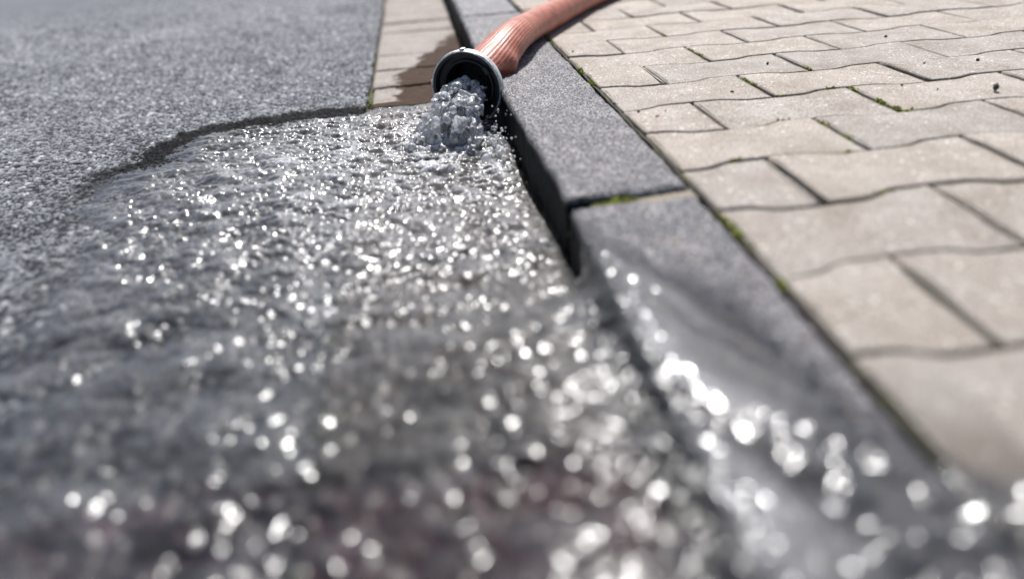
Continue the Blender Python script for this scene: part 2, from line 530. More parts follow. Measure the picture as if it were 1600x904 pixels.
def build_road():
    gx = axis((-9.0, -3.0, 0.15), (-3.0, -2.1, 0.009), (-2.1, -1.0, 0.0034), (-1.0, GUT_X - 0.0005, 0.0021))
    gy = axis((-3.0, -0.8, 0.05), (-0.8, -0.34, 0.006), (-0.34, 0.15, 0.0034), (0.15, 0.85, 0.0019), (0.85, 1.6, 0.0032), (1.6, 2.8, 0.0055), (2.8, 12, 0.2))
    X, Y = np.meshgrid(gx, gy)
    x, y = X.ravel(), Y.ravel()
    d1, d2, rid = chips(x, y, 0.0062, 3)
    e1, e2, rid2 = chips(x + 0.31, y + 0.7, 0.0034, 8)
    big = np.clip(d2 - d1, 0, 0.6)
    h = 0.0025 * (np.minimum(big, 0.35) / 0.35 - 0.5) + 0.0024 * (rid - 0.5)
    h += 0.0011 * (np.minimum(e2 - e1, 0.4) / 0.4 - 0.5) + 0.0012 * (rid2 - 0.5)
    pit = sstep(0.74, 0.92, hash2(np.floor(rid * 9973), np.floor(rid * 7919), 5))
    h -= 0.0022 * pit * (1 - sstep(0.1, 0.5, d1)) 
    h += 0.0012 * fbm(x, y, 0.12, 21)
    # the cut edge along the gutter is ragged and crumbles a little
    edge = x > GUT_X - 0.012
    h -= np.where(edge, 0.004 * sstep(-0.012, 0.0, x - GUT_X) * (0.5 + 0.5 * vnoise(x, y, 0.012, 9)), 0)
    far = sstep(1.8, 3.0, np.hypot(x + 0.2, y - 0.2))
    h *= (1 - far)
    z = ROAD_Z + h
    xx = np.where(x > GUT_X - 0.004, x - 0.0022 * (1 + vnoise(x, y, 0.02, 31)), x)
    tone = np.clip(0.66 + 0.55 * (rid - 0.5) + 0.60 * (rid2 - 0.5) + 0.16 * fbm(x, y, 0.05, 12) + 0.10 * fbm(x, y, 0.35, 15) - 0.85 * (1 - np.minimum(big, 0.22) / 0.22) - 0.35 * (1 - np.minimum(e2 - e1, 0.25) / 0.25), 0, 1)
    tone = np.where(rid > 0.975, 1.0, tone)
    tone = tone * (1 - far) + 0.47 * far
    wet = wetness(x, y)
    red = sstep(-0.165, -0.200, y - 0.06 * (x + 0.5) - 0.012 * fbm(x, y, 0.06, 61)) * 0.9
    o = np_mesh('road', np.stack([xx, y, z], -1), grid_faces(len(gx), len(gy)), M_ASPHALT, attrs={'tone': tone, 'wet': wet, 'red': red})
    tag(o, kind='structure')


build_road()


def slab_grid(x0f, x1f, y0, y1, step, zf, skirt, edge_r):
    """a stone top as a fine grid that rounds over at the rim and drops into a skirt; x0f, x1f functions of y"""
    ny = max(4, int((y1 - y0) / step)); nx = max(4, int((x1f(0.5 * (y0 + y1)) - x0f(0.5 * (y0 + y1))) / step))
    lev = np.array([0.0] + [q for q in (0.004, 0.009, 0.016, 0.026, 0.045) if q < skirt * 0.8] + [skirt]); kp = len(lev) - 1
    u = np.concatenate([[0] * kp, np.linspace(0, 1, nx), [1] * kp]); v = np.concatenate([[0] * kp, np.linspace(0, 1, ny), [1] * kp])
    U, V = np.meshgrid(u, v)
    y = y0 + (y1 - y0) * V
    xa, xb = x0f(y), x1f(y)
    x = xa + (xb - xa) * U
    d = np.minimum(np.minimum(x - xa, xb - x), np.minimum(y - y0, y1 - y))
    er = edge_r * (0.55 + 0.9 * (0.5 + 0.5 * fbm(x, y, 0.035, 77, 3)))
    drop = er * (1 - np.sqrt(np.clip(1 - (1 - np.clip(d / er, 0, 1)) ** 2, 0, 1)))
    IU, IV = np.meshgrid(np.arange(len(u)), np.arange(len(v)))
    pu = np.maximum(kp - IU, IU - (len(u) - 1 - kp)); pv = np.maximum(kp - IV, IV - (len(v) - 1 - kp))
    p = np.clip(np.maximum(pu, pv), 0, kp)
    z = zf(x, y) - drop - lev[p]
    nz = 0.0016 * fbm(x * 0.3 + y, z, 0.018, 79, 3) * (p > 0) * (p < kp)
    x = x + np.where(pu > 0, np.where(IU < kp, -1, 1) * nz, 0)
    y = y + np.where(pv > 0, np.where(IV < kp, -1, 1) * nz, 0)
    return x.ravel(), y.ravel(), z.ravel(), len(u), len(v)


def build_gutter():
    V = []; Fc = []; W = []; off = 0
    y = -1.53; k = 0
    while y < 5.0:
        ln = 0.1345
        tx, ty = rng.normal(0, 0.007, 2); dz = rng.normal(0, 0.0012)
        x0 = GUT_X + 0.002 + rng.uniform(-0.002, 0.002)
        st = 0.0024 if -0.4 < y < 1.2 else (0.006 if y < 2.5 else 0.02)
        cx, cyy = -0.21, y + ln / 2
        def zf(a, b, tx=tx, ty=ty, dz=dz, cyy=cyy):
            return GUT_Z + dz + tx * (a - cx) + ty * (b - cyy) + 0.0012 * fbm(a, b, 0.03, 90) + 0.0009 * fbm(a, b, 0.007, 95)
        gx, gy, gz, nx, ny = slab_grid(lambda b, x0=x0: x0 + 0 * b, lambda b: kerb_l(b) - 0.004, y + 0.004, y + ln - 0.003, st, zf, 0.04, 0.006)
        V.append(np.stack([gx, gy, gz], -1)); Fc.append(grid_faces(nx, ny) + off); off += len(gx)
        # wet brown patch around the hose mouth and along the foot of the kerb
        b = np.interp(gy, [0.5, 0.66, 0.76, 0.85, 0.90, 1.0, 1.09, 1.3], [-0.285, -0.272, -0.262, -0.256, -0.240, -0.218, -0.165, -0.135])
        wob = 0.026 * fbm(gx, gy, 0.045, 50, 5) + 0.016 * fbm(gx, gy, 0.012, 52)
        w = sstep(-0.004, 0.008, gx - b + wob) * sstep(1.35, 1.15, gy)
        w = np.where(gy < 0.655, 1.0, w)
        W.append(np.maximum(w, np.where(gy < 0.7, wetness(gx, gy), 0)))
        y += ln; k += 1
    V = np.concatenate(V)
    o = np_mesh('gutter', V, np.concatenate(Fc), M_GUTTER, attrs={'wet': np.concatenate(W), 'under': sstep(0.52, 0.36, V[:, 1] + 0.05 * fbm(V[:, 0], V[:, 1], 0.06, 181)), 'red': sstep(-0.165, -0.200, V[:, 1] - 0.012 * fbm(V[:, 0], V[:, 1], 0.06, 61))})
    tag(o, kind='structure')
    bed = py_mesh('gutter_bed', [(GUT_X - 0.012, -2, -0.0675), (-0.09, -2, -0.0675), (-0.09, 6, -0.0675), (GUT_X - 0.012, 6, -0.0675)], [(0, 1, 2, 3)], M_BED)
    tag(bed, kind='structure')


build_gutter()


def kerbstone(y0, y1, label, step):
    def zf(a, b):
        d1, d2, r = chips(a, b, 0.0040, 17)
        return kerb_z(a, b) + 0.0009 * fbm(a, b, 0.012, 70) + 0.0011 * fbm(a, b, 0.003, 73, 2) + 0.0007 * (r - 0.5)
    gx, gy, gz, nx, ny = slab_grid(lambda b: kerb_l(b) + 0.0014 * fbm(0 * b + 3.0, b, 0.06, 7, 2), lambda b: KERB_R + 0.0015 * fbm(0 * b + 8.0, b, 0.03, 7) + 0 * b,
                                   y0 + 0, y1, step, zf, 0.11, 0.0075)
    wet = wetness(gx, gy, 0.010, True) * (gy < 0.02)
    # shade on the upright faces, painted into the granite colour
    face_shade = sstep(-0.004, -0.011, gz - kerb_z(gx, gy) + 0.004 * vnoise(gx, gy, 0.02, 5))
    o = np_mesh('kerbstone', np.stack([gx, gy, gz], -1), grid_faces(nx, ny), M_GRANITE, attrs={'wet': wet, 'face_shade': face_shade})
    tag(o, label, 'kerbstone', 'granite kerbstones in a row')
    return o


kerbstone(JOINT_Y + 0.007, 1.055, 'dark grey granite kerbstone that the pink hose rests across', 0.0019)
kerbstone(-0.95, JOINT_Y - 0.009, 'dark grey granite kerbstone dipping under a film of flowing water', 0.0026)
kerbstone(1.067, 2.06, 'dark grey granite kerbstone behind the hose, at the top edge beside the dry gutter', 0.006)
jb = py_mesh('kerb_joint_bed', [(-0.082, JOINT_Y - 0.012, -0.010), (KERB_R + 0.004, JOINT_Y - 0.012, -0.005), (KERB_R + 0.004, JOINT_Y + 0.012, -0.005), (-0.082, JOINT_Y + 0.012, -0.010),
                                (-0.082, JOINT_Y - 0.012, -0.1), (-0.082, JOINT_Y + 0.012, -0.1)], [(0, 1, 2, 3), (0, 3, 5, 4)],
             mat_simple('joint_mortar', (0.16, 0.135, 0.10), (0.33, 0.29, 0.23), 260, 0.95, 0.8), smooth=False)
tag(jb, kind='structure')

# ------------------------------------------------------------------ pavement of bone-shaped pavers
PL, PP, PA = 0.200, 0.0983, 0.0058


def line_v(r, u):
    ur = PL / 2 if r % 2 == 0 else 0.0
    c = np.cos(2 * np.pi * (u - ur) / PL)
    return r * PP - PA * np.tanh(3.0 * c) / np.tanh(3.0)


def build_pavement():
    V = []; Q = []; T = []; SH = []; ED = []; off = 0
    x_lo = KERB_R + 0.005
    for r in range(-9, 40):
        y_mid = (r + 0.5) * PP
        u0 = -PL / 2 if r % 2 == 0 else -PL
        k = 0
        while True:
            a = u0 + k * PL; b = a + PL; k += 1
            if a > 3.2: break
            if b < x_lo + 0.02: continue
            xa = max(a, x_lo); xb = b
            near = (xb < 1.3 and -0.6 < y_mid < 1.6)
            gs = 0.0023; gl = 0.0014
            dxa, dxb, dva, dvb = rng.normal(0, 0.0006, 4)
            xa2 = xa + (gs + dxa if a > x_lo else 0.0); xb2 = xb - gs + dxb
            n = 22 if near else 10
            us = np.linspace(xa2, xb2, n)
            lo = line_v(r, us) + gl + dva + 0.0005 * vnoise(us, us * 0 + r, 0.012, 3)
            hi = line_v(r + 1, us) - gl + dvb + 0.0005 * vnoise(us, us * 0 + r + 0.5, 0.012, 4)
            m = 5 if near else 2
            sl = [lo + (hi - lo) * t for t in np.linspace(0, 1, m + 2)]
            # boundary loop counter-clockwise
            bx = np.concatenate([us, np.full(m, xb2), us[::-1], np.full(m, xa2)])
            by = np.concatenate([lo, [s[-1] for s in sl[1:-1]], hi[::-1], [s[0] for s in sl[1:-1]][::-1]])
            N = len(bx)
            # inward normals
            tx = np.roll(bx, -1) - np.roll(bx, 1); ty = np.roll(by, -1) - np.roll(by, 1)
            L = np.hypot(tx, ty) + 1e-9; nx_, ny_ = -ty / L, tx / L
            z0 = rng.normal(0, 0.0006); sx, sy = rng.normal(0, 0.006, 2)
            cx, cyy = bx.mean(), by.mean()
            shade = rng.uniform(0, 1)
            cham = 0.0022
            ch = cham * (0.7 + 0.6 * hash2(np.floor(bx * 300), np.floor(by * 300), 2))
            rings = []
            for inset, dz, e in ((0.0, -0.03, 1.0), (0.0, -0.0020, 1.0), (0.0006, -0.0007, 0.8), (0.0016, -0.0001, 0.25), (0.0034, 0.0, 0.0)):
                px = bx + nx_ * inset * (ch / cham); py = by + ny_ * inset * (ch / cham)
                pz = pave_z(px, py) + z0 + sx * (px - cx) + sy * (py - cyy) + dz
                rings.append(np.stack([px, py, pz], -1)); SH.append(np.full(N, shade)); ED.append(np.full(N, e))
            for i in range(len(rings) - 1):
                j = np.arange(N); jn = (j + 1) % N
                Q.append(np.stack([off + i * N + j, off + i * N + jn, off + (i + 1) * N + jn, off + (i + 1) * N + j], -1))
            V.append(np.concatenate(rings)); top = off + (len(rings) - 1) * N
            # the flat top: strips between the lower and the upper long edge
            li = np.arange(n); ui = (n + m) + np.arange(n)[::-1]
            Q.append(np.stack([top + li[:-1], top + li[1:], top + ui[1:], top + ui[:-1]], -1))
            # close the two ends (fans)
            re = [n - 1] + list(range(n, n + m)) + [n + m]
            le = [2 * n + m - 1] + list(range(2 * n + m, 2 * n + 2 * m)) + [0]
            for e in (re, le):
                for q in range(1, len(e) - 1): T.append((top + e[0], top + e[q], top + e[q + 1]))
            off += len(rings) * N
    V = np.concatenate(V)
    wet = np.zeros(len(V)); nearm = (V[:, 1] < 0.0) & (V[:, 0] < 0.4)
    wet[nearm] = wetness(V[nearm, 0], V[nearm, 1], 0.010, True)
    o = np_mesh('pavement', V, np.concatenate(Q), M_PAVER, smooth=False, tris=np.array(T),
                attrs={'shade': np.concatenate(SH), 'edge': np.concatenate(ED), 'wet': wet})
    tag(o, kind='structure')
    # sand in the joints
    gx = axis((KERB_R + 0.001, 1.2, 0.006), (1.2, 3.4, 0.05)); gy = axis((-0.9, 1.4, 0.006), (1.4, 4.0, 0.05))
    X, Y = np.meshgrid(gx, gy); x, y = X.ravel(), Y.ravel()
    z = pave_z(x, y) - 0.0044 + 0.0018 * fbm(x, y, 0.03, 33) + 0.0022 * sstep(0.020, 0.012, x) + 0.0012 * vnoise(x, y, 0.012, 36)
    b = np_mesh('joint_sand', np.stack([x, y, z], -1), grid_faces(len(gx), len(gy)), M_BED)
    tag(b, kind='structure')


build_pavement()


# ------------------------------------------------------------------ the water running over road, gutter and kerb
def build_water():
    st = 0.00125
    gx = np.arange(-1.0, 0.16, st); gy = np.arange(-0.42, 0.66, st)
    nx, ny = len(gx), len(gy)
    X, Y = np.meshgrid(gx, gy)
    sd = poly_sd(X, Y, OUTLINE) + 0.012 * fbm(X, Y, 0.05, 140) + 0.010 * fbm(X, Y, 0.012, 44) - 0.040 * rim_weight(X, Y) * (0.85 + 0.5 * vnoise(X, Y, 0.09, 147))
    # random wave fields of chosen wavelength
    kx = np.fft.fftfreq(nx, st)[None, :]; ky = np.fft.fftfreq(ny, st)[:, None]
    K = np.hypot(kx, ky) + 1e-9

    def band(lam, width=0.35, seed=0, stretch=1.0):
        g = np.random.default_rng(seed).normal(size=(ny, nx))
        kk = np.hypot(kx * stretch, ky) + 1e-9
        f = np.exp(-(np.log(kk * lam) / width) ** 2)
        w = np.fft.ifft2(np.fft.fft2(g) * f).real
        return w / w.std()

    sx = np.hypot(X + 0.165, Y - 0.40)
    kl = kerb_l(Y)
    dk = kl - X                                              # distance from the kerb face into the road
    jet = np.exp(-(sx / 0.13) ** 2)
    stream = (0.18 + 0.82 * sstep(-0.78, -0.46, X - 0.10 * sstep(0.2, -0.2, Y))) * (0.35 + 0.65 * sstep(0.66, 0.54, Y + 0.10 * (X + 0.16)))
    on_kerb = sstep(0.004, -0.012, dk) * sstep(0.04, 0.0, Y)
    corner = sstep(-0.19, -0.25, Y - 0.25 * (X + 0.03)) * sstep(-0.085, -0.035, X)
    near = sstep(0.16, -0.14, Y)                             # wavelengths lengthen downstream
    calm = 1 - on_kerb * (1 - corner)
    edge = sstep(0.0, 0.035 + 0.10 * sstep(-0.45, -0.65, X), sd)
    a = (0.10 + 0.90 * stream) * calm * edge
    w = 0.0
    fx, fy = X * 0.90 + Y * 0.43, -X * 0.43 + Y * 0.90          # across / along the flow over the kerb
    streak = fbm(fx, fy * 0.16, 0.022, 170, 3)
    # short chop near the mouth, longer waves downstream; amplitude = slope * wavelength / 2pi
    def wave(lam, slope, seed, width=0.35, stretch=1.0):
        return band(lam, width, seed, stretch) * slope * lam / (2 * np.pi)
    w = w + a * np.sqrt(1 - near) * (wave(0.0065, 0.18, 1) + wave(0.012, 0.27, 2) + wave(0.024, 0.27, 3, 0.35, 1.5) + wave(0.05, 0.17, 17, 0.35, 1.6))
    w = w + a * np.sqrt(near) * (wave(0.0095, 0.12, 4) + wave(0.017, 0.165, 5) + wave(0.032, 0.16, 6, 0.35, 1.4) + wave(0.08, 0.12, 16, 0.35, 1.6))
    w = w + jet * edge * (wave(0.0065, 0.22, 7) + wave(0.016, 0.30, 8) + wave(0.040, 0.22, 9))
    w = w + on_kerb * (1 - corner) * edge * (wave(0.10, 0.012, 10, 0.4, 2.2) + wave(0.035, 0.006, 11, 0.4, 2.0) + 0.0013 * streak)
    w = w + corner * edge * (wave(0.012, 0.14, 12) + wave(0.026, 0.20, 13))
    w = w + (1 - stream) * edge * calm * (wave(0.009, 0.06, 14) + wave(0.022, 0.07, 15))
    lip = np.exp(-((dk - 0.004) / 0.022) ** 2) * sstep(0.02, -0.05, Y)
    w = w + lip * (wave(0.008, 0.24, 21) + wave(0.016, 0.30, 22))
    # patches: some glassy, some rough
    w = w * (0.85 + 0.3 * sstep(-0.4, 0.5, fbm(X, Y, 0.09, 121, 3)))
    G = ground_z(X, Y)
    film = 0.0035 * (1 - np.exp(-np.clip(sd, 0, 1) / 0.006))
    slow = np.where(X < -0.5, 1 - rim_weight(X, Y), 0.0)          # on the far left the sheet thins out to nothing
    level = -0.0600 + 0.0050 * (1 - np.exp(-np.clip(sd, 0, 1) / (0.022 + 0.05 * slow))) + 0.009 * sstep(0.0, 0.30, sd) + (0.008 * sstep(0.2, 0.02, Y) + 0.030 * sstep(0.03, -0.12, Y)) * sstep(0.24, 0.0, dk)
    level = level + 0.012 * np.exp(-(np.hypot(X + 0.165, (Y - 0.42) * 0.8) / 0.055) ** 2)       # boil under the jet
    level = level + 0.010 * np.exp(-(np.hypot(X + 0.118, (Y - 0.34) * 0.5) / 0.022) ** 2)        # it piles up against the kerb
    S = np.where((dk > 0) | (Y > 0), level + w, np.maximum(level + w, G + film + w))
    blend = sstep(0.012, -0.004, dk) * sstep(-0.0, -0.04, Y)
    over = np.maximum(level, kerb_z(np.maximum(X, -0.104), Y) + 0.003) + w
    S = np.where((dk > 0) & (Y < 0.0), level + w + (over - level - w) * blend, S)
    S = np.where((dk < 0) & (Y > 0), S, np.maximum(S, G + np.where(X > GUT_X, np.where(sd > 0, 0.0006, -0.001), -0.002)))
    S = np.where((sd < 0) & (dk > 0.004), G - 0.0015, S)
    S = np.where((sd < 0) & (Y < 0.0), G - 0.0015, S)
    keep = (sd > -0.0025) & ((dk > -0.0006) | (Y < -0.004))
    fk = keep[:-1, :-1] & keep[1:, :-1] & keep[:-1, 1:] & keep[1:, 1:]
    crest = sstep(-0.001, 0.0035, w)
    foam = np.clip(1.5 * np.exp(-(sx / 0.075) ** 2) + 0.40 * np.exp(-(np.hypot(X + 0.125, (Y - 0.33) * 0.6) / 0.03) ** 2) + 0.30 * np.exp(-(sx / 0.2) ** 2)
                   + 0.08 * stream + (0.70 * stream * sstep(-0.62, -0.35, X) * np.exp(-((Y - 0.34) / 0.20) ** 2)) * (0.6 + 0.8 * fbm(X, Y, 0.07, 190)), 0, 1) * edge * calm
    foam = foam * (0.12 + 0.88 * crest)
    rough = 0.13 + 0.03 * near 
    verts = np.stack([X, Y, S], -1).reshape(-1, 3)
    f = grid_faces(nx, ny, fk)
    verts, f, at_ = compact(verts, f, {'foam': foam.ravel(), 'rough': rough.ravel(), 'sheen': ((0.10 + 0.30 * stream) * (1 - on_kerb)).ravel(), 'milk': (0.0 + on_kerb * np.clip(0.11 + 0.20 * streak, 0, 1) * (1 - 0.6 * corner) * sstep(0, 0.012, sd) + (1 - on_kerb) * edge * np.clip(0.06 + 0.03 * (1 - stream) - 0.05 * near + 0.08 * fbm(X, Y, 0.045, 160), 0, 1)).ravel()})
    o = np_mesh('water', verts, f, M_WATER, attrs=at_)
    tag(o, kind='structure')


build_water()

# ------------------------------------------------------------------ the fire hose
hose = bpy.data.objects.new('fire_hose', None); C.objects.link(hose)
tag(hose, 'salmon pink rubber fire hose with a round metal coupling, pouring water into the gutter', 'hose')
c0 = atd(728, 139, 0.935)
n_face = np.array([-0.42, -0.90, -0.02]); n_face /= np.linalg.norm(n_face)
hose.location = Vector(c0)
side = np.cross(n_face, (0, 0, 1)); side /= np.linalg.norm(side)
up = np.cross(side, n_face)


def to_w(r, ang, d):
    """point on the coupling: radius r, angle, d metres back from the mouth"""
    return c0 - n_face * d + r * (np.cos(ang) * side + np.sin(ang) * up)


def lathe(name, prof, mat, parent, n=96, wob=0.0):
    V = []; Fc = []
    m = len(prof)
    for i in range(n):
        t = 2 * math.pi * i / n
        for j, (r, d) in enumerate(prof):
            rr = r + wob * math.sin(5 * t + j) * 0.5
            V.append(to_w(rr, t, d) - c0)
    for i in range(n):
        for j in range(m - 1):
            a = i * m + j; b = ((i + 1) % n) * m + j
            Fc.append((a, a + 1, b + 1, b))
    o = py_mesh(name, V, Fc, mat, parent)
    md = o.modifiers.new('edge', 'EDGE_SPLIT'); md.split_angle = math.radians(40)
    return o


R0 = 0.0505
coup = lathe('coupling', [(R0 - 0.0024, 0.0004), (R0 - 0.0012, 0.0), (R0, 0.0012), (R0 + 0.0004, 0.006), (R0, 0.0125), (R0 - 0.0015, 0.0140), (0.0435, 0.0150), (0.0415, 0.019), (0.0405, 0.027), (0.0370, 0.029), (0.0350, 0.048)],
             M_ALU, hose, 96, 0.0003)
lathe('coupling_bore', [(R0 - 0.0023, 0.0003), (0.0445, 0.0008), (0.0436, 0.006), (0.0432, 0.0125), (0.0375, 0.0130), (0.0372, 0.012), (0.0335, 0.0120), (0.0325, 0.013), (0.0322, 0.060), (0.002, 0.061)], M_SHADED_METAL, coup)  # includes the front annulus, its shade put into the dark colour
lathe('sealing_ring', [(0.0368, 0.0118), (0.0362, 0.0100), (0.0345, 0.0095), (0.0330, 0.0102), (0.0324, 0.0120)], M_RUBBER, coup)


def lug(ang):
    V = []; Fc = []
    for d in (-0.0035, 0.0118):
        for r, w in ((0.0372, 0.0055), (0.0372, -0.0055), (0.0432, -0.0062), (0.0432, 0.0062)):
            V.append(to_w(r, ang, d) - c0 + (-math.sin(ang) * side + math.cos(ang) * up) * w)
    Fc = [(0, 1, 2, 3), (7, 6, 5, 4), (0, 4, 5, 1), (1, 5, 6, 2), (2, 6, 7, 3), (3, 7, 4, 0)]
    o = py_mesh('lug', V, Fc, M_SHADED_METAL, coup, smooth=False)
    b = o.modifiers.new('round', 'BEVEL'); b.width = 0.0012; b.segments = 2


lug(math.radians(-38)); lug(math.radians(142))
# a small cast nub on the rim
for ang in (88, 8):
    V = []; Fc = []
    a0 = math.radians(ang)
    for d in (0.002, 0.011):
        for r, w in ((R0 - 0.001, 0.004), (R0 - 0.001, -0.004), (R0 + 0.0022, -0.003), (R0 + 0.0022, 0.003)):
            V.append(to_w(r, a0, d) - c0 + (-math.sin(a0) * side + math.cos(a0) * up) * w)
    o = py_mesh('rim_nub', V, [(0, 1, 2, 3), (7, 6, 5, 4), (0, 4, 5, 1), (1, 5, 6, 2), (2, 6, 7, 3), (3, 7, 4, 0)], M_ALU, coup, smooth=False)
    b = o.modifiers.new('round', 'BEVEL'); b.width = 0.001; b.segments = 2


def catmull(P, n):
    P = np.asarray(P); out = []
    Q = np.vstack([2 * P[0] - P[1], P, 2 * P[-1] - P[-2]])
    for i in range(1, len(Q) - 2):
        for t in np.linspace(0, 1, n, endpoint=False):
            p0, p1, p2, p3 = Q[i - 1], Q[i], Q[i + 1], Q[i + 2]
            out.append(0.5 * ((2 * p1) + (-p0 + p2) * t + (2 * p0 - 5 * p1 + 4 * p2 - p3) * t * t + (-p0 + 3 * p1 - 3 * p2 + p3) * t ** 3))
    out.append(P[-1])
    return np.array(out)


def build_tube():
    HR = 0.0245
    k0 = c0 - n_face * 0.030; k1 = c0 - n_face * 0.062
    path = [k0, k1, at(797, 64, 0.030), at(826, 43, 0.0265), at(866, 21.5, 0.0250), at(925, -8, 0.0250), at(1000, -38, 0.0250)]
    last = path[-1]; dirv = np.array([0.5, 0.86, 0]);
    path += [last + dirv * 0.35, last + dirv * 0.9 + np.array([0.06, 0, 0]), last + dirv * 1.8 + np.array([0.3, 0, 0])]
    P = catmull(path, 40)
    s = np.concatenate([[0], np.cumsum(np.linalg.norm(np.diff(P, axis=0), axis=1))])
    T = np.gradient(P, axis=0); T /= np.linalg.norm(T, axis=1)[:, None]
    S = np.cross(T, (0, 0, 1)); S /= np.linalg.norm(S, axis=1)[:, None]
    U = np.cross(S, T)
    wd = np.interp(s, [0, 0.02, 0.045, 0.09, 0.15, 0.25, 9], [0.0345, 0.0350, 0.0370, 0.0330, 0.0275, 0.0250, 0.0245])
    ht = np.interp(s, [0, 0.02, 0.045, 0.09, 0.15, 0.25, 9], [0.0345, 0.0340, 0.0310, 0.0275, 0.0250, 0.0240, 0.0235])
    n = 216
    th = np.linspace(0, 2 * np.pi, n, endpoint=False)
    V = []; rib = []
    for i in range(len(P)):
        # 0 = to the right, 90 deg = up; creases at the neck where the hose bends hard
        g = np.exp(-((s[i] - 0.038) / 0.017) ** 2); g2 = np.exp(-((s[i] - 0.074) / 0.015) ** 2)
        dth = np.angle(np.exp(1j * (th - math.radians(-12))))
        dth2 = np.angle(np.exp(1j * (th - math.radians(-5))))
        r = 1 - 0.42 * g * np.exp(-(dth / 0.50) ** 2) + 0.15 * g2 * np.exp(-(dth2 / 0.55) ** 2)
        dth3 = np.angle(np.exp(1j * (th - math.radians(75))))
        r = r + 0.05 * np.exp(-((s[i] - 0.05) / 0.02) ** 2) * np.exp(-(dth3 / 0.5) ** 2) - 0.035 * np.exp(-((s[i] - 0.085) / 0.015) ** 2) * np.exp(-(np.angle(np.exp(1j * (th - 1.0))) / 0.4) ** 2)
        rb = np.cos(36 * th)
        rr = r + 0.007 * rb + 0.0025 * math.sin(s[i] * 2 * math.pi / 0.0052) * np.cos(18 * th) 
        V.append(P[i] + (np.cos(th) * rr * wd[i])[:, None] * S[i] + (np.sin(th) * rr * ht[i])[:, None] * U[i])
        rib.append(sstep(0.2, -0.9, rb))
    V = np.concatenate(V) - c0
    m = len(P)
    i = np.arange(m - 1)[:, None] * n; j = np.arange(n)[None, :]; jn = (j + 1) % n
    Fc = np.stack([i + j, i + jn, i + n + jn, i + n + j], -1).reshape(-1, 4)
    np_mesh('hose_tube', V, Fc, M_HOSE, hose, attrs={'rib': np.concatenate(rib)})
    return P


HP = build_tube()


def build_binding():
    V = []; Fc = []; n = 90; m = 10; off = 0
    for t in range(5):
        d = 0.0305 + 0.0026 * t
        for i in range(n):
            a = 2 * math.pi * i / n
            for j in range(m):
                b = 2 * math.pi * j / m
                r = 0.0362 + 0.0016 * math.cos(b) + 0.0003 * math.sin(9 * a + t)
                V.append(to_w(r, a, d + 0.0014 * math.sin(b)) - c0)
        for i in range(n):
            for j in range(m):
                a0 = off + i * m + j; a1 = off + i * m + (j + 1) % m
                b0 = off + ((i + 1) % n) * m + j; b1 = off + ((i + 1) % n) * m + (j + 1) % m
                Fc.append((a0, a1, b1, b0))
        off += n * m
    py_mesh('cord_binding', V, Fc, M_CORD, hose)


build_binding()


# ------------------------------------------------------------------ the gush of water out of the mouth
def ico(sub=2):
    import bmesh
    bm = bmesh.new(); bmesh.ops.create_icosphere(bm, subdivisions=sub, radius=1.0)
    v = np.array([x.co[:] for x in bm.verts]); f = [[y.index for y in x.verts] for x in bm.faces]
    bm.free(); return v, np.array(f)


IV2, IF2 = ico(2)
IV1, IF1 = ico(1)


